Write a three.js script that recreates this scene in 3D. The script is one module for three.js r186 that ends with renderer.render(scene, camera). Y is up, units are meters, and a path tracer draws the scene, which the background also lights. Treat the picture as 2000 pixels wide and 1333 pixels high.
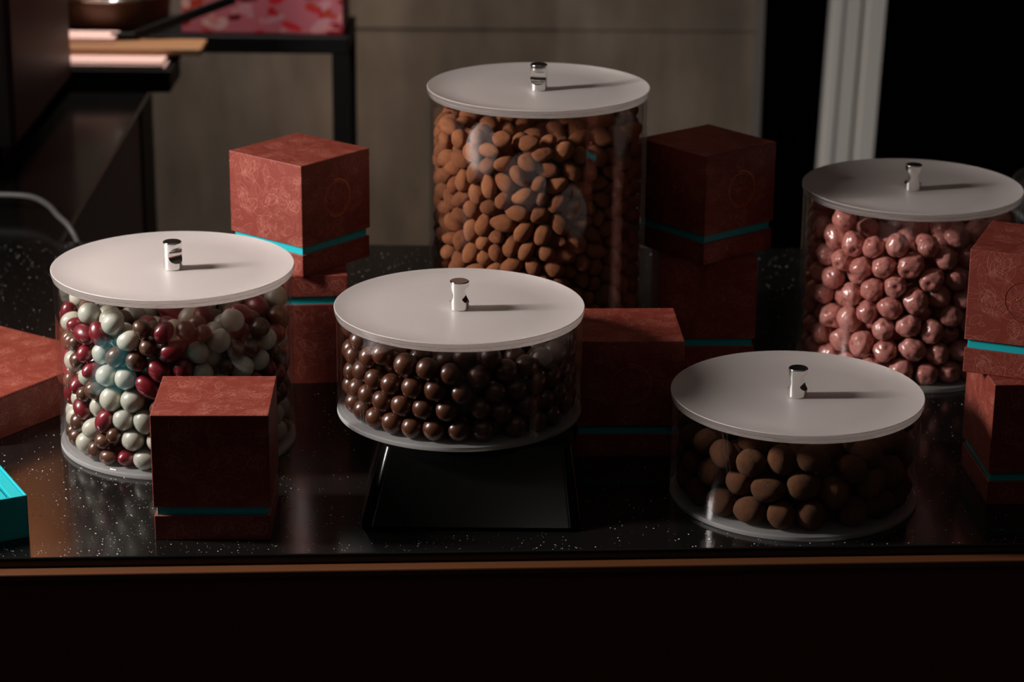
import * as THREE from 'three';
import { RoundedBoxGeometry } from 'three/addons/geometries/RoundedBoxGeometry.js';
import { RectAreaLightUniformsLib } from 'three/addons/lights/RectAreaLightUniformsLib.js';
import { mergeGeometries, mergeVertices } from 'three/addons/utils/BufferGeometryUtils.js';
import { ImprovedNoise } from 'three/addons/math/ImprovedNoise.js';
import { Brush, Evaluator, SUBTRACTION } from 'three-bvh-csg';

// ---------------------------------------------------------------- camera, light, exposure
const H = 0.95;                                   // height of the worktop above the floor
const scene = new THREE.Scene();
scene.background = new THREE.Color(0x000000);
const camera = new THREE.PerspectiveCamera(2 * Math.atan(666.5 / 4740) * 180 / Math.PI, 2000 / 1333, 0.05, 30);
camera.position.set(0, H + 0.7342, 1.85);
camera.rotation.order = 'YXZ';
camera.rotation.set(-18.554 * Math.PI / 180, 0, 0.535 * Math.PI / 180);
camera.focus = 1.9; camera.userData.fStop = 8;
const renderer = new THREE.WebGLRenderer({ antialias: true });
renderer.toneMapping = THREE.LinearToneMapping;
renderer.toneMappingExposure = 1.0;
renderer.shadowMap.enabled = true;
RectAreaLightUniformsLib.init();
// daylight of an unseen window, placed to light the jars and boxes from the left; an unseen pendant lamp over the rear table is built with its shade further down
const UNSEEN_WINDOWS = [{ x: -1.05, y: H + 0.66, z: 0.105, w: 0.13, h: 0.5, power: 258 }];
for (const w of UNSEEN_WINDOWS) {
  const l = new THREE.RectAreaLight(new THREE.Color(1.0, 0.945, 0.915), w.power, w.w - 0.06, w.h - 0.06);
  l.position.set(w.x + 0.012, w.y, w.z); l.lookAt(w.x + 1, w.y, w.z); l.name = 'unseen_window_daylight'; scene.add(l);
}

// ---------------------------------------------------------------- helpers
let seed = 12345;
const rnd = () => { seed = (seed * 1664525 + 1013904223) >>> 0; return seed / 4294967296; };
const rr = (a, b) => a + (b - a) * rnd();
const noise = new ImprovedNoise();
const fbm = (x, y, z, o = 4) => { let s = 0, a = 0.5, f = 1; for (let i = 0; i < o; i++) { s += a * noise.noise(x * f, y * f, z * f); a *= 0.5; f *= 2.03; } return s; };
const used = {};
function numbered(name) { const n = used[name] = (used[name] ?? -1) + 1; return n ? `${name}_${String(n).padStart(3, '0')}` : name; }
function tag(o, label, category, group, kind) {
  o.userData.label = label; if (category) o.userData.category = category;
  if (group) o.userData.group = group; if (kind) o.userData.kind = kind; return o;
}
function shade(o) { o.castShadow = true; o.receiveShadow = true; return o; }
function mesh(name, geo, mat, parent = scene) { const m = shade(new THREE.Mesh(geo, mat)); m.name = parent === scene ? numbered(name) : name; parent.add(m); return m; }
function thing(name, label, category, pos = [0, 0, 0], turn = 0, group) {
  const g = new THREE.Group(); g.name = numbered(name); g.position.set(...pos); g.rotation.y = turn; scene.add(g); tag(g, label, category, group); return g;
}
function struct(name, geo, mat, parent = scene) { const m = mesh(name, geo, mat, parent); if (parent === scene) m.userData.kind = 'structure'; return m; }
const bx = (w, h, d, x, y, z) => new THREE.BoxGeometry(w, h, d).translate(x, y, z);
const std = (o) => new THREE.MeshStandardMaterial(o);
const phy = (o) => new THREE.MeshPhysicalMaterial(o);
const lin = (r, g, b) => new THREE.Color().setRGB(r, g, b);
function rbox(w, h, d, r = 0.0008, unit = 0.0889, s = 2) {          // rounded box with uv in units of `unit` metres
  const g = new RoundedBoxGeometry(w, h, d, s, r), p = g.attributes.position, n = g.attributes.normal, uv = g.attributes.uv;
  for (let i = 0; i < p.count; i++) {
    const ax = Math.abs(n.getX(i)), ay = Math.abs(n.getY(i)), az = Math.abs(n.getZ(i)), x = p.getX(i), y = p.getY(i), z = p.getZ(i);
    if (ay >= ax && ay >= az) uv.setXY(i, x / unit + .5, -z / unit + .5); else if (ax >= az) uv.setXY(i, z / unit + .5, y / unit + .5); else uv.setXY(i, x / unit + .5, y / unit + .5);
  }
  return g;
}
function dataTexture(n, fn, srgb, rx = 1, ry = 1) {
  const d = new Uint8Array(n * n * 4);
  for (let j = 0; j < n; j++) for (let i = 0; i < n; i++) { const c = fn(i / n, j / n); for (let k = 0; k < 3; k++) d[(j * n + i) * 4 + k] = Math.max(0, Math.min(255, c[k] * 255)); d[(j * n + i) * 4 + 3] = 255; }
  const t = new THREE.DataTexture(d, n, n); t.magFilter = t.minFilter = THREE.LinearFilter; t.wrapS = t.wrapT = THREE.RepeatWrapping; t.repeat.set(rx, ry);
  if (srgb) t.colorSpace = THREE.SRGBColorSpace; t.needsUpdate = true; return t;
}
const tileNoise = (u, v, f, z, o) => {                                 // noise that tiles over the unit square
  const a = u * 2 * Math.PI, b = v * 2 * Math.PI; return fbm(Math.cos(a) * f + z, Math.sin(a) * f, Math.cos(b) * f, o) + fbm(Math.sin(b) * f, Math.cos(a) * f + z, 3.1, o) * .5;
};
function lathe(pts, seg = 128) { return new THREE.LatheGeometry(pts.map(p => new THREE.Vector2(p[0], p[1])), seg); }
function softRing(ro, ri, y0, y1, b = 0.0006, seg = 160) {               // closed ring profile (ri = 0: a disc) with eased edges
  const p = ri > 0 ? [[ri, y0 + b], [ri + b, y0], [ro - b, y0], [ro, y0 + b], [ro, y1 - b], [ro - b, y1], [ri + b, y1], [ri, y1 - b], [ri, y0 + b]] : [[1e-5, y0], [ro - b, y0], [ro - b * .3, y0 + b * .3], [ro, y0 + b], [ro, y1 - b], [ro - b * .3, y1 - b * .3], [ro - b, y1], [1e-5, y1]];
  const g = lathe(p, seg).toNonIndexed(); g.computeVertexNormals(); return smooth(g, 0.6);
}
function smooth(g, crease = 0.7) {                                       // smooth shading that keeps sharp edges
  g = g.index ? g.toNonIndexed() : g; const p = g.attributes.position, map = new Map(), fn = [];
  const a = new THREE.Vector3(), b = new THREE.Vector3(), c = new THREE.Vector3();
  const key = i => `${Math.round(p.getX(i) * 1e5)},${Math.round(p.getY(i) * 1e5)},${Math.round(p.getZ(i) * 1e5)}`;
  for (let i = 0; i < p.count; i += 3) { a.fromBufferAttribute(p, i); b.fromBufferAttribute(p, i + 1); c.fromBufferAttribute(p, i + 2); const n = b.clone().sub(a).cross(c.clone().sub(a)); const l = n.length(); fn.push(n.divideScalar(l || 1), l); for (let k = 0; k < 3; k++) { const q = key(i + k); if (!map.has(q)) map.set(q, []); map.get(q).push(i / 3); } }
  const nn = new Float32Array(p.count * 3), cs = Math.cos(crease);
  for (let i = 0; i < p.count; i++) { const f = fn[Math.floor(i / 3) * 2]; a.set(0, 0, 0); for (const q of map.get(key(i))) if (fn[q * 2].dot(f) > cs) a.addScaledVector(fn[q * 2], fn[q * 2 + 1]); a.normalize(); nn.set([a.x, a.y, a.z], i * 3); }
  g.setAttribute('normal', new THREE.BufferAttribute(nn, 3)); return g;
}

// ---------------------------------------------------------------- materials
const concreteMap = dataTexture(512, (u, v) => { const n = tileNoise(u, v, 1.3, 2, 5), m = tileNoise(u, v * .35, 3.5, 9, 4), k = .5 + .26 * n + .22 * m; return [.56 * (k + .25), .505 * (k + .235), .455 * (k + .215)]; }, true);
const M = {
  concrete: std({ map: concreteMap, roughness: .9 }),
  darkWall: std({ color: lin(.018, .012, .009), roughness: .9 }),
  ceiling: std({ color: lin(.17, .15, .135), roughness: .95 }),
  plaster: std({ color: lin(.17, .15, .135), roughness: .95 }),
  floor: std({ color: lin(.03, .025, .02), roughness: .7 }),
  warmWood: std({ color: lin(.36, .15, .07), roughness: .5 }),
  paint: std({ color: lin(.80, .77, .72), roughness: .55 }),
  blackGloss: phy({ color: lin(.006, .0055, .005), roughness: .16, clearcoat: 0, ior: 1.5 }),
  riser: phy({ color: lin(.004, .004, .004), roughness: .16, ior: 1.5, specularIntensity: .3 }),
  blackMetal: phy({ color: lin(.004, .004, .004), roughness: .55, specularIntensity: .35 }),
  copperEdge: std({ color: lin(.10, .033, .010), roughness: .45 }),
  panel: std({ color: lin(.12, .016, .012), roughness: .75 }),
  sidePanel: std({ color: lin(.34, .29, .29), roughness: .7 }),
  chrome: std({ color: lin(.86, .85, .83), metalness: 1, roughness: .13 }),
  acrylic: phy({ color: lin(.985, .985, .985), roughness: .02, transmission: 1, thickness: 0, ior: 1.49, specularIntensity: .75 }),
  frost: phy({ color: lin(.86, .785, .75), roughness: .48, transmission: .55, thickness: .006, ior: 1.49 }),
  lidSide: phy({ color: lin(.92, .90, .88), roughness: .12, transmission: .95, thickness: .006, ior: 1.49 }),
  frostBase: phy({ color: lin(.80, .785, .77), roughness: .55, transmission: .78, thickness: 0, ior: 1.49 }),
  teal: std({ color: lin(.005, .42, .47), roughness: .5 }),
  cable: std({ color: lin(.10, .095, .09), roughness: .55 }),
  foil: std({ color: lin(.75, .32, .10), metalness: 1, roughness: .32 }),
};
// printed paper of the gift boxes: leaves, pods and petals in fine pale lines on red-brown
function boxPaper() {
  const n = 1024, cv = document.createElement('canvas'); cv.width = cv.height = n; const c = cv.getContext('2d');
  c.fillStyle = '#772b1d'; c.fillRect(0, 0, n, n);
  const d = c.getImageData(0, 0, n, n); for (let i = 0; i < n * n; i++) { const k = (rnd() - .5) * 9 + 6 * fbm((i % n) / 60, Math.floor(i / n) / 60, 4, 3); for (let q = 0; q < 3; q++) d.data[i * 4 + q] += k * (q ? .5 : 1); } c.putImageData(d, 0, 0);
  c.lineCap = 'round';
  const stroke = (pts, w, a) => { for (const ox of [-n, 0, n]) for (const oy of [-n, 0, n]) { c.beginPath(); c.moveTo(pts[0] + ox, pts[1] + oy); for (let i = 2; i + 5 < pts.length; i += 6) c.bezierCurveTo(pts[i] + ox, pts[i + 1] + oy, pts[i + 2] + ox, pts[i + 3] + oy, pts[i + 4] + ox, pts[i + 5] + oy); c.lineWidth = w; c.strokeStyle = `rgba(196,138,122,${a * .75})`; c.stroke(); } };
  const leaf = (x, y, l, w, t, veins) => {
    const P = (u, v) => [x + Math.cos(t) * u - Math.sin(t) * v, y + Math.sin(t) * u + Math.cos(t) * v];
    for (const s of [-1, 1]) stroke([...P(0, 0), ...P(l * .25, s * w), ...P(l * .7, s * w), ...P(l, 0)], rr(2.4, 3.6), rr(.5, .85));
    stroke([...P(-l * .25, w * .3), ...P(0, 0), ...P(l * .4, w * .12), ...P(l * .92, 0)], 1.9, .45);
    for (let i = 1; i < veins; i++) for (const s of [-1, 1]) { const u = l * i / veins * .85; stroke([...P(u, 0), ...P(u + l * .06, s * w * .2), ...P(u + l * .1, s * w * .4), ...P(u + l * .16, s * w * .55 * Math.sin(Math.PI * (.15 + .7 * i / veins)))], 1.5, .3); }
  };
  for (let i = 0; i < 62; i++) leaf(rnd() * n, rnd() * n, rr(110, 230), rr(34, 66), rnd() * 6.283, 2 + Math.floor(rnd() * 5));
  for (let i = 0; i < 60; i++) leaf(rnd() * n, rnd() * n, rr(40, 90), rr(12, 26), rnd() * 6.283, 1);
  for (let i = 0; i < 16; i++) {                                        // cut pods with seeds
    const x = rnd() * n, y = rnd() * n, t = rnd() * 6.28, l = rr(150, 230);
    leaf(x, y, l, l * .42, t, 1); leaf(x + 6, y + 5, l * .85, l * .3, t, 1);
    for (let k = 0; k < 8; k++) { const a = x + Math.cos(t) * l * (.25 + .07 * k) + rr(-14, 14), b = y + Math.sin(t) * l * (.25 + .07 * k) + rr(-14, 14), q = rr(9, 15); stroke([a - q, b, a - q, b - q * 1.3, a + q, b - q * 1.3, a + q, b, a + q, b + q * 1.3, a - q, b + q * 1.3, a - q, b], 1.5, .5); }
  }
  for (let i = 0; i < 90; i++) { const x = rnd() * n, y = rnd() * n, t = rnd() * 6.28, l = rr(90, 220), p = [x, y]; for (let k = 0; k < 3; k++) p.push(x + Math.cos(t) * l * .4 + rr(-30, 30), y + Math.sin(t) * l * .4 + rr(-30, 30)); stroke([x, y, p[2], p[3], p[4], p[5], x + Math.cos(t) * l, y + Math.sin(t) * l], rr(1.2, 2), rr(.25, .5)); }
  const t = new THREE.CanvasTexture(cv); t.colorSpace = THREE.SRGBColorSpace; t.wrapS = t.wrapT = THREE.RepeatWrapping; t.needsUpdate = true; return t;
}
const paperTex = boxPaper();
M.paper = phy({ map: paperTex, roughness: .55, clearcoat: .12, clearcoatRoughness: .4 });

// ---------------------------------------------------------------- the room
const XL = -1.05, XR = 1.75, ZB = -2.2, ZF = 2.9, YC = 2.75, T = 0.15;
struct('floor', bx(XR - XL + .6, .12, ZF + 3.9, (XL + XR) / 2, -.06, (ZF - 3.7) / 2), M.floor);
struct('ceiling', bx(XR - XL + .6, .12, ZF + 3.9, (XL + XR) / 2, YC + .06, (ZF - 3.7) / 2), M.ceiling);
const panelX = .405;
{ // concrete rear wall in two big slabs with a shadow joint
  const y = H - .07, g = mergeGeometries([bx(panelX - XL, y - .0015, T, (XL + panelX) / 2, y / 2, ZB - T / 2), bx(panelX - XL, YC - y - .001, T, (XL + panelX) / 2, (YC + y + .001) / 2, ZB - T / 2 + .003), bx(panelX - XL, .02, T - .03, (XL + panelX) / 2, y, ZB - T / 2 - .01)]);
  const p = g.attributes.position, nn = g.attributes.normal, uv = g.attributes.uv;
  for (let i = 0; i < p.count; i++) Math.abs(nn.getX(i)) > .5 ? uv.setXY(i, p.getZ(i) / 1.4, p.getY(i) / 1.4) : uv.setXY(i, p.getX(i) / 1.4, p.getY(i) / 1.4);
  struct('wall_back', g, M.concrete);
}
struct('added_shade_post', bx(.06, YC, .05, -.845, YC / 2, -.42), M.plaster);  // post added out of view to keep window light off the rear wall
struct('trim_1', bx(.013, YC, .05, panelX + .0065, YC / 2, ZB + .0), std({ color: lin(.16, .145, .13), roughness: .7 }));
struct('wall_far', bx(XR - panelX + .6, YC, T, (XR + panelX) / 2, YC / 2, -3.6 - T / 2), M.darkWall);
struct('wall_passage', bx(T, YC, 3.6 + ZB - T, panelX - T / 2, YC / 2, (-3.6 + ZB - T) / 2), M.darkWall);
struct('wall_right', bx(T, YC, ZF + 3.6, XR + T / 2, YC / 2, (ZF - 3.6) / 2), M.darkWall);
struct('wall_front', bx(XR - XL + 2 * T, YC, T, (XL + XR) / 2, YC / 2, ZF + T / 2), M.plaster);
{ // left wall round the unseen window opening
  const x = XL - T / 2, g = [], h0 = 1e-4; let z0 = ZB - T;
  for (const w of [...UNSEEN_WINDOWS].reverse()) {
    const a = w.z - w.w / 2, b = w.z + w.w / 2; g.push(bx(T, YC, a - z0, x, YC / 2, (a + z0) / 2), bx(T, w.y - w.h / 2, w.w, x, (w.y - w.h / 2) / 2, w.z), bx(T, YC - w.y - w.h / 2, w.w, x, (YC + w.y + w.h / 2) / 2, w.z)); z0 = b;
  }
  g.push(bx(T, YC, ZF - z0, x, YC / 2, (ZF + z0) / 2)); struct('wall_left', mergeGeometries(g), M.plaster);
  UNSEEN_WINDOWS.forEach(({ y, z, w, h }, i) => {
    const g = new THREE.Group(); g.name = 'unseen_window_' + (i + 1); g.userData = { kind: 'structure' }; scene.add(g); const f = .03;
    mesh('unseen_window_frame', mergeGeometries([bx(.05, f, w, XL - .03, y + h / 2 - f / 2, z), bx(.05, f, w, XL - .03, y - h / 2 + f / 2, z), bx(.05, h - 2 * f, f, XL - .03, y, z - w / 2 + f / 2), bx(.05, h - 2 * f, f, XL - .03, y, z + w / 2 - f / 2)]), M.paint, g);
    mesh('pane', bx(.006, h - 2 * f, w - 2 * f, XL - .01, y, z), std({ color: lin(.8, .8, .8), roughness: .6, emissive: lin(1, .95, .92), emissiveIntensity: 1.2 }), g).userData.label = 'unseen frosted pane glowing to light the counter from the left';
  });
}
{ // white door frame standing ajar on the right, grooved profile
  const g = new THREE.Group(); g.name = 'door_1'; g.userData = { kind: 'structure' }; scene.add(g);
  g.position.set(.5, H - .2, -2.2); g.rotation.z = -.028; g.rotation.y = .0;
  const s = new THREE.Shape(); [[0, -.04], [0, .0], [.006, .012], [.018, .012], [.02, .006], [.048, .006], [.05, -.004], [.062, -.004], [.064, .004], [.09, .004], [.092, -.04]].forEach((p, i) => i ? s.lineTo(...p) : s.moveTo(...p));
  const e = new THREE.ExtrudeGeometry(s, { depth: 1.9, bevelEnabled: false }); e.rotateX(-Math.PI / 2); e.scale(1, 1, -1);
  const idx = e.index; e.translate(.028, -.7, 0);
  const ee = e.index ? e.toNonIndexed() : e; { const a = ee.attributes.position.array; for (let i = 0; i < a.length; i += 9) for (let k = 0; k < 3; k++) { const t = a[i + 3 + k]; a[i + 3 + k] = a[i + 6 + k]; a[i + 6 + k] = t; } ee.computeVertexNormals(); }
  mesh('door_frame', ee, M.paint, g);
}

// ---------------------------------------------------------------- worktop with its left arm
const edgeZ = x => .162 - .0593 * x;
function polySlab(pts, y0, y1, bevel = 0) {
  const s = new THREE.Shape(pts.map(([x, z]) => new THREE.Vector2(x, -z)));
  const g = new THREE.ExtrudeGeometry(s, { depth: y1 - y0 - 2 * bevel, bevelEnabled: bevel > 0, bevelThickness: bevel, bevelSize: bevel, bevelOffset: -bevel, bevelSegments: 2 });
  g.rotateX(-Math.PI / 2); g.translate(0, y0 + bevel, 0); return g;
}
{
  const t = thing('counter', 'long glossy black counter with a copper edge strip carrying the jars and boxes', 'counter');
  const xa = XL + .01, xb = 1.35, armR = -.488;
  const out = (o) => [[xa, edgeZ(xa) - o], [xb, edgeZ(xb) - o], [xb, -.66 + o], [armR - o, -.66 + o], [armR - .012 - o, -1.50], [xa, -1.50]];
  mesh('worktop', polySlab(out(0), H - .0079, H, .0012), M.blackGloss, t);
  mesh('edge_strip', polySlab([[xa, edgeZ(xa) + .0125], [xb, edgeZ(xb) + .0125], [xb, edgeZ(xb) - .012], [xa, edgeZ(xa) - .012]], H - .0135, H - .0080, .0012), M.copperEdge, t).userData.label = 'copper brown edge strip';
  mesh('front_panel', polySlab([[xa, edgeZ(xa) + .008], [xb, edgeZ(xb) + .008], [xb, -.64], [xa, -.64]], 0.0, H - .0137), M.panel, t);
  mesh('side_panel', polySlab([[xa, -.642], [armR - .012, -.642], [armR - .02, -1.36], [xa, -1.36]], 0.0, H - .0137), M.sidePanel, t);
  mesh('leg', bx(.075, H - .0137, .1, armR - .055, (H - .0137) / 2, -1.42), M.blackMetal, t);
}

// ---------------------------------------------------------------- jars
const knobGeo = (() => {
  const body = new THREE.Mesh(); let b = new Brush(mergeVertices(lathe([[1e-5, 0], [.0073, 0], [.0078, .0006], [.0078, .0226], [.0076, .0231], [.0071, .0235], [1e-5, .0235]], 64)));
  const ev = new Evaluator(); ev.attributes = ['position', 'normal']; b.geometry.deleteAttribute('uv'); b.updateMatrixWorld();
  for (const s of [-1, 1]) { const sp = new THREE.CylinderGeometry(.0074, .0074, .03, 48).rotateX(Math.PI / 2); sp.deleteAttribute('uv'); const c = new Brush(sp); c.position.set(s * .0106, .0125, 0); c.updateMatrixWorld(); b = ev.evaluate(b, c, SUBTRACTION); }
  return smooth(b.geometry, .6);
})();
const JARS = [];
function lidPlate(R, h) {                                               // two-layer plate, top surface gently dished
  const p = [[1e-5, h - .0071], [R * .984, h - .0071], [R * .988, h - .0068], [R * .988, h - .0042], [R * .985, h - .0040], [R * .985, h - .0038], [R - .0003, h - .0037], [R, h - .0034], [R, h - .0004], [R - .0004, h]];
  for (let i = 1; i <= 14; i++) { const q = R - .0006 - .030 * i / 14, u = 1 - i / 14; p.push([q, h - .0038 * (1 - u * u)]); }
  p.push([1e-5, h - .0038]);
  const g = smooth(lathe(p, 160), .5), pos = g.attributes.position, top = [], side = [];
  for (let i = 0; i < pos.count; i += 3) { const a = new THREE.Vector3().fromBufferAttribute(pos, i), b = new THREE.Vector3().fromBufferAttribute(pos, i + 1), c = new THREE.Vector3().fromBufferAttribute(pos, i + 2); const n = b.clone().sub(a).cross(c.clone().sub(a)); (Math.abs(n.y) > .6 * n.length() ? top : side).push(i, i + 1, i + 2); }
  g.setIndex([...top, ...side]); g.addGroup(0, top.length, 0); g.addGroup(top.length, side.length, 1); return g;
}
function jar(name, label, x, z, y0, y1, knobTurn) {
  const R = .1, t = thing(name, label, 'jar', [x, H + y0, z]), h = y1 - y0;
  const wallTop = h - .0072;
  mesh('jar_wall', softRing(R * .985, R * .985 - .003, .0042, h - .0073, .0005), M.acrylic, t);
  mesh('jar_base', softRing(R * .985, 0, .0, .0040, .0010), M.frostBase, t);
  const lid = mesh('lid', lidPlate(R, h), [M.frost, M.lidSide], t);
  const k = mesh('knob', knobGeo, M.chrome, lid); k.position.y = h - .0037; k.rotation.y = knobTurn; k.userData.label = 'chrome knob with two scooped sides';
  JARS.push({ x, z, y0: H + y0, y1: H + y1 });
  return t;
}
jar('candy_jar', 'clear jar full of white, red and brown dragees under a brightly lit frosted lid', -.281, -.0722, 0, .1534, -.75);
jar('candy_jar', 'low clear jar of glossy chocolate balls raised on a black riser', -.0422, .006, .0572, .1459, -.22);
jar('candy_jar', 'low clear jar of cocoa-dusted nuts standing at the front of the counter', .2262, .041, 0, .0874, -.4);
jar('candy_jar', 'tallest clear jar, filled with rust-brown cocoa-dusted almonds', .0216, -.2857, 0, .2594, -1.72);
jar('candy_jar', 'clear jar of lumpy pink berry candies behind the patterned box stack', .3645, -.2982, 0, .167, .0);

{ // riser under the middle jar
  const t = thing('riser', 'glossy black display riser with slanted sides under the chocolate ball jar', 'riser', [-.0305, H, 0]);
  const hT = .0572, g = new RoundedBoxGeometry(1, 1, 1, 5, .06), p = g.attributes.position, zb = -.13, zt = -.10;
  for (let i = 0; i < p.count; i++) { const x = p.getX(i), y = p.getY(i) + .5, z = p.getZ(i); const w = .172 * (1 - y) + .146 * y, f = .127 * (1 - y) + .084 * y, b = zb * (1 - y) + zt * y; p.setXYZ(i, x * w + .004 * y, y * hT, b + (z + .5) * (f - b)); }
  g.computeVertexNormals();
  mesh('riser_body', smooth(g, 1.2), M.riser, t);
}

// ---------------------------------------------------------------- gift boxes
const W = .0889, HL = .0744, GAP = .0072, HB = .0199, TB = HB + GAP + HL;
function emblem(lid, onX) {
  const arc = (r0, r1, off, a0, a1) => { const s = new THREE.Shape(), n = 60; for (let i = 0; i <= n; i++) { const a = a0 + (a1 - a0) * i / n; s[i ? 'lineTo' : 'moveTo'](Math.cos(a) * r1 + off, Math.sin(a) * r1); } for (let i = n; i >= 0; i--) { const a = a0 + (a1 - a0) * i / n; s.lineTo(Math.cos(a) * r0 + off * .4, Math.sin(a) * r0); } return new THREE.ExtrudeGeometry(s, { depth: .0002, bevelEnabled: false, curveSegments: 40 }); };
  const gs = [arc(.0146, .0149, 0, .9, 6.0), arc(.0166, .0172, .0008, -2.1, 1.75)];
  const pts = []; for (let i = 0; i <= 40; i++) pts.push(new THREE.Vector3(-.008 + .016 * i / 40, .0012 * Math.sin(i * 1.1) * (i % 9 < 5 ? 1 : .5), .0001));
  gs.push(new THREE.TubeGeometry(new THREE.CatmullRomCurve3(pts), 120, .00013, 4).toNonIndexed());
  const g = mergeGeometries(gs.map(q => { q = q.index ? q.toNonIndexed() : q; q.deleteAttribute('uv'); return q; }));
  if (onX) g.rotateY(Math.PI / 2); g.translate(onX ? W / 2 : 0, 0, onX ? 0 : W / 2);
  mesh('emblem', g, M.foil, lid).userData.label = 'thin copper foil ring';
}
const lidGeo = rbox(W, HL, W, .0007), bandGeo = rbox(W - .0052, GAP + .012, W - .0052, .0004), baseGeo = rbox(W - .001, HB, W - .001, .0006);
function giftBox(label, x, z, y, yaw, mark, flip) {
  const t = thing('gift_box', label, 'box', [x, H + y, z], yaw, 'patterned gift boxes');
  const b = mesh('base', baseGeo, M.paper, t); b.position.y = flip ? TB - HB / 2 : HB / 2;
  const i = mesh('inner_band', bandGeo, M.teal, t); i.position.y = flip ? HL + GAP / 2 : HB + GAP / 2; i.userData.label = 'turquoise inner band';
  const l = mesh('lid', lidGeo, M.paper, t); l.position.y = flip ? HL / 2 : HB + GAP + HL / 2; if (flip) l.rotation.x = b.rotation.x = Math.PI;
  if (mark) emblem(l, mark === 'x');
  return t;
}
giftBox('red-brown patterned gift box standing alone in front of the mixed dragee jar', -.2274, .1021, 0, .0261, null);
giftBox('red-brown gift box turned cornerwise, upper one of the stack behind the dragee jar', -.1923, -.2678, TB + .0002, -.6764, 'x');
giftBox('gift box in shadow underneath the cornerwise box behind the dragee jar', -.1955, -.2545, 0, .11, null, true);
giftBox('red-brown gift box turned cornerwise, upper one of the stack right of the almond jar', .1776, -.3167, TB + .0002, -.8692, 'x');
giftBox('dark gift box in shadow at the bottom of the stack right of the almond jar', .1775, -.312, 0, .03, null);
giftBox('single gift box with a ring emblem right behind the chocolate ball jar', .0956, -.0818, 0, .0431, 'z');
giftBox('red-brown gift box on top of the stack at the right edge of the counter', .4145, .0062, TB + .0002, -.3698, 'z');
giftBox('gift box at the bottom of the right edge stack, its left side lit', .4195, .0148, 0, .06, null);
{ // flat lid at the left edge
  const s = .165, hh = .037, th = Math.atan2(.83, .55);                   // its front edge runs (.55, -.83)
  const K = [-.352, -.183], c = [K[0] + (-.55 * s - .85 * s) / 2, K[1] + (.83 * s - .53 * s) / 2];
  const t = thing('flat_box', 'flat red-brown patterned box lid lying by the left edge behind the turquoise tray', 'box lid', [c[0], H, c[1]], th);
  mesh('lid_top', rbox(s, .0022, s, .0007).translate(0, hh - .0011, 0), M.paper, t);
  const sd = rbox(s, hh - .0022, .0022, .0006), sy = (hh - .0022) / 2;
  for (let k = 0; k < 4; k++) { const m = mesh('lid_side', sd, M.paper, t); m.rotation.y = k * Math.PI / 2; m.position.set(Math.sin(k * Math.PI / 2) * (s / 2 - .0011), sy, Math.cos(k * Math.PI / 2) * (s / 2 - .0011)); }
}
{ // turquoise tray at the left edge
  const s = .155, hh = .0345, th = Math.asin(.47), c = [-.3665 - (.883 + .47) * s / 2, .1435 + (.47 - .883) * s / 2];
  const t = thing('box_tray', 'turquoise open box tray at the left front corner of the counter', 'box', [c[0], H, c[1]], th);
  mesh('floor_board', rbox(s - .002, .002, s - .002, .0004).translate(0, .001, 0), M.teal, t);
  const sd = rbox(s, hh, .0018, .0006);
  for (let k = 0; k < 4; k++) { const m = mesh('tray_side', sd, M.teal, t); m.rotation.y = k * Math.PI / 2; m.position.set(Math.sin(k * Math.PI / 2) * (s / 2 - .0009), hh / 2, Math.cos(k * Math.PI / 2) * (s / 2 - .0009)); }
  mesh('edge_filler', rbox(.0095, .031, s - .005, .0005).translate(s / 2 - .0068, .0175, 0), M.teal, t);
  mesh('insert', rbox(s - .0168, .0305, s - .0045, .0005).translate(-.0055, .0173, 0), M.teal, t);
}

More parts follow.
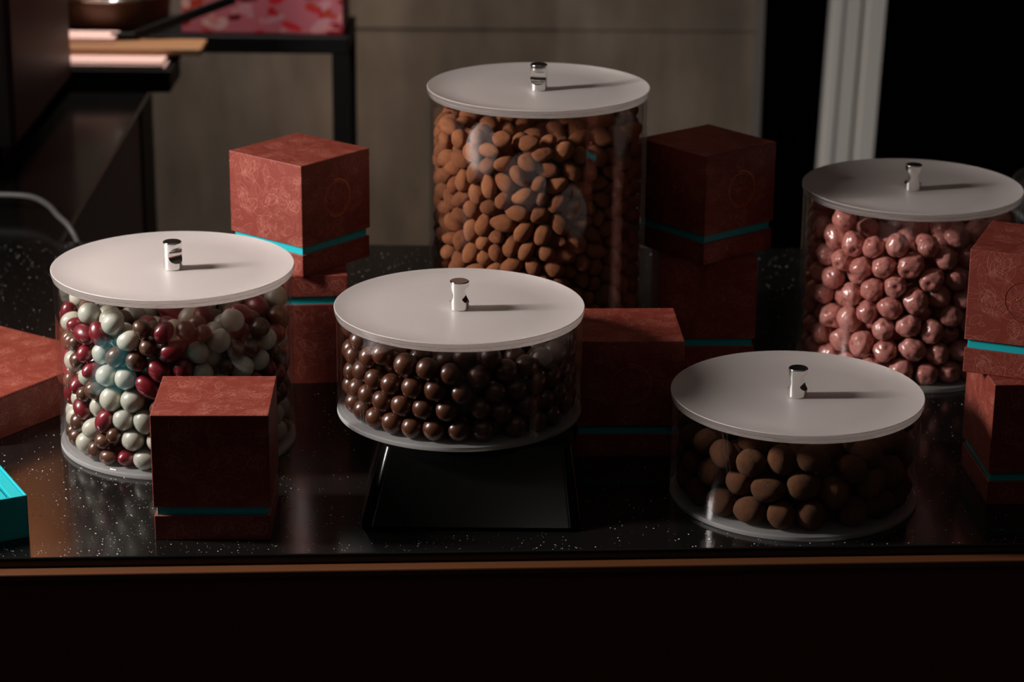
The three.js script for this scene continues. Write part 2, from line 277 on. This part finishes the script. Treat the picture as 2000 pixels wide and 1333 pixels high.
// ---------------------------------------------------------------- sweets: packed by a small simulation, then one object each
function pack({ R, y0, top, n, make, sd, steps = 260 }) {
  seed = sd; const bodies = [], px = [], rad = [];
  let vol = 0; for (let i = 0; i < n; i++) { const b = make(i); b.i0 = rad.length; for (const r of b.r) rad.push(r); vol += b.vol; bodies.push(b); }
  const N = rad.length, P = new Float64Array(N * 3), Q = new Float64Array(N * 3), Hi = vol / (.36 * Math.PI * R * R);
  bodies.forEach((b, i) => {
    const rm = Math.max(...b.r) + b.e, q = Math.sqrt(rnd()) * (R - rm), a = rnd() * 6.2832, u = rr(-1, 1) * .6, w = rnd() * 6.2832, cu = Math.sqrt(1 - u * u);
    const c = [Math.cos(a) * q, y0 + rm + Hi * i / n, Math.sin(a) * q], ax = [cu * Math.cos(w), u, cu * Math.sin(w)];
    b.r.forEach((_, k) => { const o = b.r.length === 1 ? 0 : (k / (b.r.length - 1) * 2 - 1) * b.e; for (let j = 0; j < 3; j++) P[(b.i0 + k) * 3 + j] = Q[(b.i0 + k) * 3 + j] = c[j] + ax[j] * o; });
  });
  const owner = new Int32Array(N); bodies.forEach((b, i) => b.r.forEach((_, k) => owner[b.i0 + k] = i));
  const rmax = Math.max(...rad), cell = 2 * rmax + .0015, G = Math.ceil(2 * R / cell) + 2, GY = 400, head = new Int32Array(G * G * GY), next = new Int32Array(N);
  let pairs = new Int32Array(N * 40);
  for (let s = 0; s < steps; s++) {
    const end = s > steps - 40, damp = end ? .6 : .965, g = end ? 1e-5 : 5e-5;
    for (let i = 0; i < N * 3; i++) { const v = (P[i] - Q[i]) * damp; Q[i] = P[i]; P[i] += Math.max(-.002, Math.min(.002, v)); if (i % 3 === 1) P[i] -= g; }
    head.fill(-1); let np = 0;
    const ix = i => Math.max(0, Math.min(G - 1, Math.floor((P[i * 3] + R) / cell) + 1)), iy = i => Math.max(0, Math.min(GY - 1, Math.floor((P[i * 3 + 1] - y0) / cell) + 1)), iz = i => Math.max(0, Math.min(G - 1, Math.floor((P[i * 3 + 2] + R) / cell) + 1));
    for (let i = 0; i < N; i++) {
      const a = ix(i), b = iy(i), c = iz(i);
      for (let y = Math.max(0, b - 1); y <= Math.min(GY - 1, b + 1); y++) for (let x = Math.max(0, a - 1); x <= Math.min(G - 1, a + 1); x++) for (let z = Math.max(0, c - 1); z <= Math.min(G - 1, c + 1); z++)
        for (let j = head[(y * G + x) * G + z]; j >= 0; j = next[j]) if (owner[j] !== owner[i]) { const dx = P[i * 3] - P[j * 3], dy = P[i * 3 + 1] - P[j * 3 + 1], dz = P[i * 3 + 2] - P[j * 3 + 2], m = rad[i] + rad[j] + .0012; if (dx * dx + dy * dy + dz * dz < m * m && np + 2 < pairs.length) { pairs[np++] = i; pairs[np++] = j; } }
      const h = (b * G + a) * G + c; next[i] = head[h]; head[h] = i;
    }
    for (let it = 0; it < (end ? 10 : 4); it++) {
      for (let k = 0; k < np; k += 2) { const i = pairs[k] * 3, j = pairs[k + 1] * 3, dx = P[i] - P[j], dy = P[i + 1] - P[j + 1], dz = P[i + 2] - P[j + 2], m = rad[pairs[k]] + rad[pairs[k + 1]], d2 = dx * dx + dy * dy + dz * dz; if (d2 < m * m && d2 > 1e-12) { const d = Math.sqrt(d2), f = (m - d) / d * .5; P[i] += dx * f; P[i + 1] += dy * f; P[i + 2] += dz * f; P[j] -= dx * f; P[j + 1] -= dy * f; P[j + 2] -= dz * f; } }
      for (const b of bodies) if (b.r.length > 1) { const n1 = b.r.length - 1, i = b.i0 * 3, j = (b.i0 + n1) * 3, dx = P[j] - P[i], dy = P[j + 1] - P[i + 1], dz = P[j + 2] - P[i + 2], d = Math.hypot(dx, dy, dz) || 1e-9, f = (2 * b.e - d) / d * .5; P[i] -= dx * f; P[i + 1] -= dy * f; P[i + 2] -= dz * f; P[j] += dx * f; P[j + 1] += dy * f; P[j + 2] += dz * f; if (n1 === 2) { const m = i + 3; for (let q = 0; q < 3; q++) { const mid = (P[i + q] + P[j + q]) / 2, dm = (P[m + q] - mid) / 3; P[m + q] -= 2 * dm; P[i + q] += dm; P[j + q] += dm; } } }
      for (let i = 0; i < N; i++) { const k = i * 3, r = rad[i]; if (P[k + 1] < y0 + r) P[k + 1] = y0 + r; if (s > 180 && P[k + 1] > top - r) P[k + 1] = top - r; const q = Math.hypot(P[k], P[k + 2]); if (q > R - r) { const f = (R - r) / q; P[k] *= f; P[k + 2] *= f; } }
    }
  }
  bodies.forEach(b => { const k = b.i0 * 3, j = (b.i0 + b.r.length - 1) * 3; b.c = [(P[k] + P[j]) / 2, (P[k + 1] + P[j + 1]) / 2, (P[k + 2] + P[j + 2]) / 2]; b.ax = b.r.length > 1 ? [P[j] - P[k], P[j + 1] - P[k + 1], P[j + 2] - P[k + 2]] : [rr(-1, 1), rr(-1, 1), rr(-1, 1)]; b.tw = rnd() * 6.28; b.s = b.r.map((r, q) => [P[k + q * 3], P[k + q * 3 + 1], P[k + q * 3 + 2], r]); b.v = 0; });
  return bodies;
}
function look(bodies, J) {                                            // which sweets show, from the camera and a step to either side
  const all = []; bodies.forEach((b, i) => b.s.forEach(s => all.push([...s, i])));
  for (const cx of [0, -.35, .35]) {
    const o = [cx - J.x, camera.position.y, camera.position.z - J.z];
    bodies.forEach((b, bi) => {
      for (const s of b.s) {
        const to = [s[0] - o[0], s[1] - o[1], s[2] - o[2]], L = Math.hypot(...to), f = to.map(v => v / L), u = [f[2], 0, -f[0]], ul = Math.hypot(...u); u[0] /= ul; u[2] /= ul; const w = [f[1] * u[2], f[2] * u[0] - f[0] * u[2], -f[1] * u[0]];
        const near = all.filter(a => a[4] !== bi && (() => { const d = [a[0] - s[0], a[1] - s[1], a[2] - s[2]], t = d[0] * f[0] + d[1] * f[1] + d[2] * f[2]; if (t > 0) return false; const q = d[0] * d[0] + d[1] * d[1] + d[2] * d[2] - t * t, m = a[3] + s[3]; return q < m * m; })());
        for (let k = 0; k < 18; k++) {
          const q = Math.sqrt((k + .5) / 18) * .93 * s[3], a = k * 2.39996, P = [0, 1, 2].map(j => s[j] + u[j] * q * Math.cos(a) + w[j] * q * Math.sin(a));
          const tl = (J.y1 - .004 - P[1]) / -f[1]; { const lx = P[0] - f[0] * tl, lz = P[2] - f[2] * tl; if (tl > 0 && lx * lx + lz * lz < .0098) continue; }
          let hid = false; for (const n of near) { const d = [n[0] - P[0], n[1] - P[1], n[2] - P[2]], t = d[0] * f[0] + d[1] * f[1] + d[2] * f[2]; if (d[0] * d[0] + d[1] * d[1] + d[2] * d[2] - t * t < n[3] * n[3]) { hid = true; break; } }
          if (!hid) b.v += cx === 0 ? 1 : .2;
        }
      }
    });
  }
}
function blob(fn, seg = 26) { const g = mergeVertices(new THREE.SphereGeometry(1, seg, Math.round(seg * .7)).deleteAttribute('uv').deleteAttribute('normal'), 1e-5), p = g.attributes.position, col = new Float32Array(p.count * 3), v = new THREE.Vector3(), c = [1, 1, 1]; for (let i = 0; i < p.count; i++) { v.fromBufferAttribute(p, i).normalize(); c.fill(1); fn(v, c); p.setXYZ(i, v.x, v.y, v.z); col.set(c, i * 3); } g.setAttribute('color', new THREE.BufferAttribute(col, 3)); g.computeVertexNormals(); return g; }
const cocoaBump = dataTexture(256, (u, v) => { const n = .5 + tileNoise(u, v, 14, 5, 3) * .9 + (rnd() - .5) * .25; return [n, n, n]; }, false);
function withUv(g) { const p = g.attributes.position, uv = new Float32Array(p.count * 2); for (let i = 0; i < p.count; i++) { uv[i * 2] = p.getX(i) * .7 + p.getZ(i) * .4; uv[i * 2 + 1] = p.getY(i) * .7 + p.getZ(i) * .5; } g.setAttribute('uv', new THREE.BufferAttribute(uv, 2)); return g; }
// a kind: geometry variants of unit size (axis along z), material variants
const ballGeos = [0, 1, 2, 3].map(k => blob((v, c) => { const n = fbm(v.x * 1.3 + k * 7, v.y * 1.3, v.z * 1.3, 2); v.multiplyScalar(1 + .035 * n); const q = 1 + .18 * fbm(v.x * 4 + k, v.y * 4, v.z * 4, 3); c[0] *= q; c[1] *= q; c[2] *= q; }));
const eggGeos = [0, 1, 2].map(k => blob((v) => { const n = fbm(v.x * 1.2 + k * 5, v.y * 1.2, v.z * 1.2, 2); const w = 1 - .08 * v.z; v.x *= w; v.y *= w; v.multiplyScalar(1 + .05 * n); }));
const almondGeos = [0, 1, 2, 3, 4].map(k => withUv(blob((v, c) => { const w = .97 - .17 * v.z - .05 * v.z * v.z, n = fbm(v.x * 1.5 + k * 3.7, v.y * 1.5, v.z * 1.5, 3), m = fbm(v.x * 7 + k * 3.7, v.y * 7, v.z * 7, 2); v.x *= w; v.y *= w * (.84 + .03 * k); v.multiplyScalar(1 + .09 * n + .018 * m); const q = 1 + .35 * n + .25 * m; c[0] *= q; c[1] *= q; c[2] *= q; }, 30)));
const nutGeos = [0, 1, 2, 3].map(k => withUv(blob((v, c) => { const w = 1 - .10 * v.z, n = fbm(v.x * 1.2 + k * 2.7, v.y * 1.2, v.z * 1.2, 3), m = fbm(v.x * 8 + k, v.y * 8, v.z * 8, 2); v.x *= w; v.y *= w; v.multiplyScalar(1 + .10 * n + .012 * m); const q = 1 + .3 * n + .3 * m; c[0] *= q; c[1] *= q; c[2] *= q; }, 30)));
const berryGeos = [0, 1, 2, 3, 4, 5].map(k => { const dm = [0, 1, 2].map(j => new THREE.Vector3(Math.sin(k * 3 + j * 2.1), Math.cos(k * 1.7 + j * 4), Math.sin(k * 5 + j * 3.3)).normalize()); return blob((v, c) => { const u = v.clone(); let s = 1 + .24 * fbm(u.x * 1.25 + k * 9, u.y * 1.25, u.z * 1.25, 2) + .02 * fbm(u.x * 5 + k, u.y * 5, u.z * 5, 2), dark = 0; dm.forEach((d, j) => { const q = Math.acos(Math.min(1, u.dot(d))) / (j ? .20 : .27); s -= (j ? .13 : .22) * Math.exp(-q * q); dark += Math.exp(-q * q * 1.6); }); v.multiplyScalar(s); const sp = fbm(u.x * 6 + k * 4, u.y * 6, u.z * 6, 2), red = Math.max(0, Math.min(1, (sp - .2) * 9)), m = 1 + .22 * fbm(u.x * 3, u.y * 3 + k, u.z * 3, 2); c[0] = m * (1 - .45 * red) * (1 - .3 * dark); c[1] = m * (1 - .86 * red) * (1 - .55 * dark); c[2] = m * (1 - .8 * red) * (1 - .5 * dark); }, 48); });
const glossy = (r, g, b, o = {}) => phy({ color: lin(r, g, b), vertexColors: true, roughness: .35, clearcoat: .85, clearcoatRoughness: .09, ...o });
const dusty = (r, g, b) => std({ color: lin(r, g, b), vertexColors: true, roughness: .95, bumpMap: cocoaBump, bumpScale: .0006 });
const KIND = {
  white: { name: 'white_dragee', geos: eggGeos, mats: [glossy(.50, .48, .38), glossy(.46, .45, .37), glossy(.54, .51, .41)], label: 'pale ivory sugar-coated dragee among the mixed dragees', cat: 'candy', group: 'white dragees in the mixed jar' },
  red: { name: 'red_dragee', geos: eggGeos, mats: [glossy(.20, .008, .016), glossy(.16, .006, .012)], label: 'dark red glossy dragee among the mixed dragees', cat: 'candy', group: 'red dragees in the mixed jar' },
  brown: { name: 'brown_dragee', geos: eggGeos, mats: [glossy(.085, .032, .014), glossy(.11, .042, .02)], label: 'brown glossy dragee among the mixed dragees', cat: 'candy', group: 'brown dragees in the mixed jar' },
  ball: { name: 'chocolate_ball', geos: ballGeos, mats: [glossy(.078, .023, .0085), glossy(.09, .027, .010)], label: 'round glossy milk chocolate ball in the jar on the riser', cat: 'candy', group: 'chocolate balls in the raised jar' },
  almond: { name: 'cocoa_almond', geos: almondGeos, mats: [dusty(.30, .095, .032), dusty(.25, .077, .026), dusty(.34, .115, .042)], label: 'oval rust-brown cocoa-dusted almond in the tallest jar', cat: 'candy', group: 'cocoa almonds in the tallest jar' },
  nut: { name: 'cocoa_nut', geos: nutGeos, mats: [dusty(.14, .05, .016), dusty(.115, .04, .012)], label: 'plump brown cocoa-dusted nut in the low front jar', cat: 'candy', group: 'cocoa nuts in the low front jar' },
  berry: { name: 'berry_candy', geos: berryGeos, mats: [glossy(.56, .225, .185, { clearcoat: .7, clearcoatRoughness: .2 }), glossy(.50, .185, .15, { clearcoat: .7, clearcoatRoughness: .2 })], label: 'lumpy pink berry-coated candy in the jar at the right', cat: 'candy', group: 'pink berry candies in the right jar' },
};
const proto = {};
const place = (o, b, J) => { o.position.set(J.x + b.c[0], J.y0 + b.c[1], J.z + b.c[2]); o.quaternion.setFromUnitVectors(new THREE.Vector3(0, 0, 1), new THREE.Vector3(...b.ax).normalize()).multiply(new THREE.Quaternion().setFromAxisAngle(new THREE.Vector3(0, 0, 1), b.tw)); o.scale.set(b.sx, b.sx, b.sz); };
function fill(J, opt) {
  const bodies = pack({ R: .0945, y0: .0042, top: J.y1 - J.y0 - .0078, ...opt }); look(bodies, J);
  const byKind = {}; bodies.forEach(b => (byKind[b.k] ??= []).push(b));
  for (const [k, list] of Object.entries(byKind)) {
    const K = KIND[k]; list.sort((a, b) => b.v - a.v);
    const shown = list.filter((b, i) => b.v > .3 && i < 300), rest = list.slice(shown.length);
    console.log(k, 'shown', shown.length, 'rest', rest.length, 'top', Math.max(...list.map(b => b.c[1])).toFixed(4));
    for (const b of shown) {
      const v = Math.floor(rnd() * K.geos.length), m = Math.floor(rnd() * K.mats.length), key = k + v + '_' + m; let o;
      if (!proto[key]) { o = proto[key] = shade(new THREE.Mesh(K.geos[v], K.mats[m])); tag(o, K.label, K.cat, K.group); } else o = proto[key].clone();
      o.name = numbered(K.name); scene.add(o); place(o, b, J);
    }
    if (rest.length) {                                                // those the pile hides
      const im = shade(new THREE.InstancedMesh(K.geos[0], K.mats[0], rest.length)), d = new THREE.Object3D();
      rest.forEach((b, i) => { place(d, b, J); d.updateMatrix(); im.setMatrixAt(i, d.matrix); });
      im.name = numbered(K.name + '_pile'); tag(im, `dense heap of ${K.group} filling its middle`, 'candy', null, 'stuff'); scene.add(im);
    }
  }
}
const V = (r, e) => 4 / 3 * Math.PI * r * r * (r + e);
const one = (k, r) => ({ k, r: [r], e: 0, sx: r, sz: r, vol: V(r, 0) });
const two = (k, r, e) => ({ k, r: [r, r], e, sx: r * .985, sz: r + e, vol: V(r, e) });
fill(JARS[0], { sd: 11, n: 640, make: () => { const q = rnd(); return q < .42 ? two('white', rr(.0086, .0101), rr(.0004, .0016)) : q < .67 ? two('red', rr(.0072, .0088), rr(.0022, .0048)) : two('brown', rr(.0062, .0088), rr(.0002, .0018)); } });
fill(JARS[1], { sd: 22, n: 312, make: () => one('ball', rr(.0087, .0096)) });
fill(JARS[2], { sd: 33, n: 136, make: () => two('nut', rr(.0102, .0122), rr(.0008, .0034)) });
fill(JARS[3], { sd: 44, n: 1640, make: () => { const r = rr(.0068, .0084), e = rr(.0035, .0058); return { k: 'almond', r: [r * .84, r, r * .84], e, sx: r * 1.05, sz: e + r * .86, vol: V(r, e) * .9 }; } });
fill(JARS[4], { sd: 55, n: 390, make: () => two('berry', rr(.0096, .0120), rr(.0002, .0018)) });

// ---------------------------------------------------------------- things on the arm of the counter and behind it
{
  const t = thing('appliance', 'large dark brown appliance with a grey front edge at the back left of the counter', 'appliance', [-.602, H, -1.01]);
  mesh('appliance_body', rbox(.42, .3, .385, .006, .2).translate(-.21, .168, -.1925), std({ color: lin(.05, .022, .014), roughness: .5 }), t);
  mesh('front_frame', rbox(.40, .3, .02, .004, .2).translate(-.206, .168, .009), std({ color: lin(.13, .125, .12), roughness: .6 }), t);
  mesh('foot_plinth', bx(.38, .018, .36, -.21, .009, -.19), M.blackMetal, t);
}
{
  const c = new THREE.CatmullRomCurve3([[-.80, .0042, -.72], [-.70, .010, -.76], [-.62, .019, -.775], [-.574, .021, -.773], [-.5383, .021, -.7655], [-.515, .019, -.74], [-.4969, .016, -.705], [-.480, .009, -.682], [-.469, -.012, -.675], [-.466, -.05, -.674], [-.466, -.16, -.674], [-.466, -.4, -.674]].map(p => new THREE.Vector3(p[0], H + p[1], p[2])));
  tag(mesh('cable', new THREE.TubeGeometry(c, 90, .0033, 12), M.cable), 'grey cable curving over the edge of the counter arm at left', 'cable');
}
const black = M.blackMetal;
{ // black metal table behind the arm
  const t = thing('metal_table', 'black metal frame table against the concrete wall', 'table', [0, 0, 0]);
  const y1 = H + .049, x0 = -.95, x1 = -.2345, z0 = -1.53, z1 = -1.69, q = .024;
  mesh('table_top', rbox(x1 - x0, .024, z0 - z1, .002, .2).translate((x0 + x1) / 2, y1 - .012, (z0 + z1) / 2), black, t);
  for (const x of [x0 + q / 2, x1 - q / 2]) for (const z of [z0 - q / 2, z1 + q / 2]) mesh('leg', bx(q, y1 - .024, q, x, (y1 - .024) / 2, z), black, t);
}
{ // printed red and pink carton on that table
  const n = 256, cv = document.createElement('canvas'); cv.width = n * 2; cv.height = n; const c = cv.getContext('2d'); c.fillStyle = '#b8606c'; c.fillRect(0, 0, n * 2, n);
  const pal = ['#b00c22', '#c2848c', '#8a0814', '#c8807c', '#a8331c', '#5e060e', '#cfa09a', '#c01426'];
  for (let i = 0; i < 130; i++) { c.fillStyle = pal[Math.floor(rnd() * pal.length)]; c.beginPath(); const x = rnd() * 512, y = rnd() * n, w = rr(12, 60), h = rr(6, 26); c.ellipse(x, y, w * .6, h * .6, rr(-.4, .4), 0, 6.3); c.fill(); if (i % 3 === 0) c.fillRect(x, y, w, h * .6); }
  const tx = new THREE.CanvasTexture(cv); tx.colorSpace = THREE.SRGBColorSpace; tx.needsUpdate = true;
  const t = thing('printed_carton', 'carton printed in red and pink on the black metal table', 'carton', [-.357, H + .049, -1.606]);
  mesh('carton_body', new RoundedBoxGeometry(.23, .16, .12, 2, .003).translate(0, .08, 0), std({ map: tx, roughness: .6 }), t);
  mesh('carton_lid', new RoundedBoxGeometry(.234, .03, .124, 2, .003).translate(0, .176, 0), std({ color: lin(.3, .02, .03), roughness: .6 }), t);
}
const pinkPaper = std({ color: lin(.90, .60, .54), roughness: .8 });
{ // stack on the end of the arm: box, napkins, board, napkins; pan on the table behind
  const y = H;
  const box = thing('storage_box', 'low black box at the end of the counter arm under the pink napkins', 'box', [-.575, y, -1.437]);
  mesh('box_body', rbox(.215, .027, .105, .002, .2).translate(0, .0135, 0), black, box);
  mesh('box_lid', rbox(.219, .0035, .109, .001, .2).translate(0, .0288, 0), black, box);
  const a = thing('napkin_stack', 'pink paper napkins spread on the low black box under the wooden board', 'napkins', [-.578, y + .0307, -1.440]);
  for (let i = 0; i < 3; i++) mesh('napkin', rbox(.20, .0030, .10, .0012, .2).translate(rr(-.004, .004), .0016 + i * .0033, rr(-.002, .002)), pinkPaper, a);
  const b = thing('wooden_board', 'flat tan wooden board lying between two layers of napkins', 'board', [-.53, y + .0408, -1.468], .0);
  mesh('board_plank', rbox(.2, .0105, .066, .003, .2).translate(0, .0053, 0), std({ color: lin(.34, .17, .075), roughness: .6 }), b);
  const c = thing('napkin_stack', 'smaller layer of pink napkins on top of the wooden board', 'napkins', [-.596, y + .0516, -1.486]);
  for (let i = 0; i < 2; i++) mesh('napkin', rbox(.085, .0036, .05, .0012, .2).translate(0, .002 + i * .004, 0), pinkPaper, c);
  const k = thing('knife', 'black knife leaning up from the board towards the carton', 'knife', [-.535, y + .0530, -1.487], .16);
  const blade = mesh('blade', rbox(.155, .014, .005, .002, .2).translate(.078, .002, 0), black, k); blade.rotation.z = .34;
  mesh('handle', rbox(.035, .010, .010, .003, .2).translate(-.010, .0045, 0), black, k);
  const s = thing('metal_pan', 'brown metal pan with chrome rim standing at the left end of the metal table', 'pan', [-.578, y + .0492, -1.607]);
  mesh('pan_body', lathe([[1e-5, 0], [.065, 0], [.08, .012], [.085, .05], [.083, .05], [.077, .014], [.063, .003], [1e-5, .003]], 64), std({ color: lin(.12, .055, .025), roughness: .4, metalness: .2 }), s);
  mesh('pan_rim', new THREE.TorusGeometry(.085, .003, 8, 80).rotateX(Math.PI / 2).translate(0, .05, 0), M.chrome, s);
}
for (const [i, [x, z]] of [[-.7, 1.5], [.1, 1.7], [.9, 1.45]].entries()) { // unseen ceiling spots behind the camera, placed to light the jar and box fronts
  const t = thing('unseen_ceiling_light', ['unseen recessed ceiling spotlight nearest the window wall, lighting the jar fronts', 'middle one of the three unseen recessed ceiling spotlights lighting the jar fronts', 'unseen recessed ceiling spotlight nearest the right wall, lighting the jar fronts'][i], 'lamp', [x, YC, z], 0, 'recessed ceiling spotlights');
  mesh('trim_ring', softRing(.05, .038, -.008, -.0005, .002, 40), M.paint, t);
  mesh('lens', new THREE.CylinderGeometry(.037, .037, .004, 32).translate(0, -.004, 0), std({ color: lin(.8, .8, .8), emissive: lin(1, .88, .76), emissiveIntensity: 4 }), t);
  const l = new THREE.SpotLight(new THREE.Color(1, .86, .74), .085, 0, .55, .8, 2); l.castShadow = true; l.shadow.radius = 1.8; l.position.set(x, YC - .012, z); l.target.position.set(x * .35, H, 0); l.name = 'unseen_ceiling_spot'; scene.add(l, l.target);
}
{ // pendant lamp out of view, placed to light the napkins, carton and rear wall
  const P = [-.52, H + .92, -1.36], t = thing('unseen_pendant_lamp', 'unseen black pendant lamp out of view, lighting the metal table and rear wall', 'lamp', P);
  mesh('lamp_shade', lathe([[.018, .16], [.05, .15], [.095, .02], [.1, 0], [.097, 0], [.091, .02], [.047, .145], [.018, .153], [.018, .16]], 48), M.blackMetal, t);
  mesh('bulb', new THREE.SphereGeometry(.028, 24, 16).translate(0, .06, 0), std({ color: lin(.8, .8, .8), emissive: lin(1, .86, .74), emissiveIntensity: 6 }), t);
  mesh('cord', new THREE.CylinderGeometry(.004, .004, YC - P[1] - .155, 10).translate(0, .155 + (YC - P[1] - .155) / 2, 0), M.blackMetal, t);
  const l = new THREE.SpotLight(new THREE.Color(1, .91, .85), 3.3, 0, .86, 1, 2); l.castShadow = true; l.shadow.radius = 2.5; l.name = 'unseen_pendant_light';
  l.position.set(P[0], P[1] + .02, P[2]); l.target.position.set(-.46, H - .25, -1.98); scene.add(l, l.target);
}
{ // cupboard and dark board out of view, placed for their reflections in the counter
  const t = thing('unseen_wall_cupboard', 'unseen warm brown wooden cupboard high on the rear wall, reflected in the counter', 'cupboard', [-.888, H + .55, ZB + .155]);
  mesh('cupboard_body', rbox(.305, .75, .28, .004, .3).translate(0, .375, 0), M.warmWood, t);
  for (const s of [-1, 1]) { const d = mesh('door', rbox(.149, .73, .018, .003, .3).translate(s * .0757, .375, .15), M.warmWood, t); mesh('handle', rbox(.012, .1, .012, .003).translate(s * .02, .375, .165), M.blackMetal, d); }
  const w = thing('unseen_wall_lamp', 'unseen small brass lamp above the wooden cupboard, out of view, lighting its doors', 'lamp', [-.888, H + 1.42, ZB + .002]);  // lamp out of view, placed to brighten the cupboard doors
  mesh('arm', mergeGeometries([bx(.06, .06, .012, 0, 0, .006), bx(.014, .014, .44, 0, 0, .225)]), M.foil, w);
  mesh('lamp_shade', lathe([[.012, .05], [.03, .045], [.045, 0], [.043, 0], [.028, .04], [.012, .045], [.012, .05]], 32).translate(0, -.045, .44), M.foil, w);
  mesh('bulb', new THREE.SphereGeometry(.018, 20, 14).translate(0, -.035, .44), std({ color: lin(.8, .8, .8), emissive: lin(1, .75, .5), emissiveIntensity: 4 }), w);
  const l = new THREE.SpotLight(new THREE.Color(1, .72, .5), 7, 0, .6, .8, 2); l.castShadow = true; l.shadow.radius = 1.5; l.name = 'unseen_wall_light'; l.position.set(-.888, H + 1.36, ZB + .442); l.target.position.set(-.888, H + .95, ZB + .30); scene.add(l, l.target);
  const b = thing('unseen_blackboard', 'unseen wide dark board high on the rear wall, darkening the counter reflection', 'unseen_blackboard', [.0, H + .55, ZB + .02]);
  mesh('board', bx(.84, .75, .02, 0, .375, 0), M.darkWall, b);
}
tag(mesh('bag', blob((v) => { const n = fbm(v.x * 2.5, v.y * 2.5, v.z * 2.5, 3); v.multiplyScalar(1 + .22 * n); v.set(v.x * .09, Math.max(-.05, v.y * .075) + .05, v.z * .07); }, 48).translate(.60, H, -.60), std({ color: lin(.007, .007, .007), roughness: .4 })), 'crumpled black plastic bag lying behind the pink candy jar', 'bag');

{ // dust on the polished counter
  const n = 8000, g = new THREE.IcosahedronGeometry(1, 0), im = new THREE.InstancedMesh(g, std({ color: lin(.75, .72, .68), roughness: .8 }), n), d = new THREE.Object3D(); seed = 77; let k = 0;
  while (k < n) { const x = rr(-.55, .55), z = rr(-.66, edgeZ(x) - .002); const dens = (x < -.18 && z > 0 ? 1 : .38) + (z > edgeZ(x) - .02 ? .35 : 0); if (rnd() > dens) continue; const s = .00018 + .00042 * rnd() ** 3; d.position.set(x, H + s * .25, z); d.scale.set(s * rr(.7, 1.6), s * .35, s * rr(.7, 1.3)); d.rotation.y = rnd() * 6.28; d.updateMatrix(); im.setMatrixAt(k++, d.matrix); }
  im.name = 'dust'; shade(im); tag(im, 'fine pale dust specks scattered over the polished black counter', 'dust', null, 'stuff'); scene.add(im);
}
renderer.render(scene, camera);
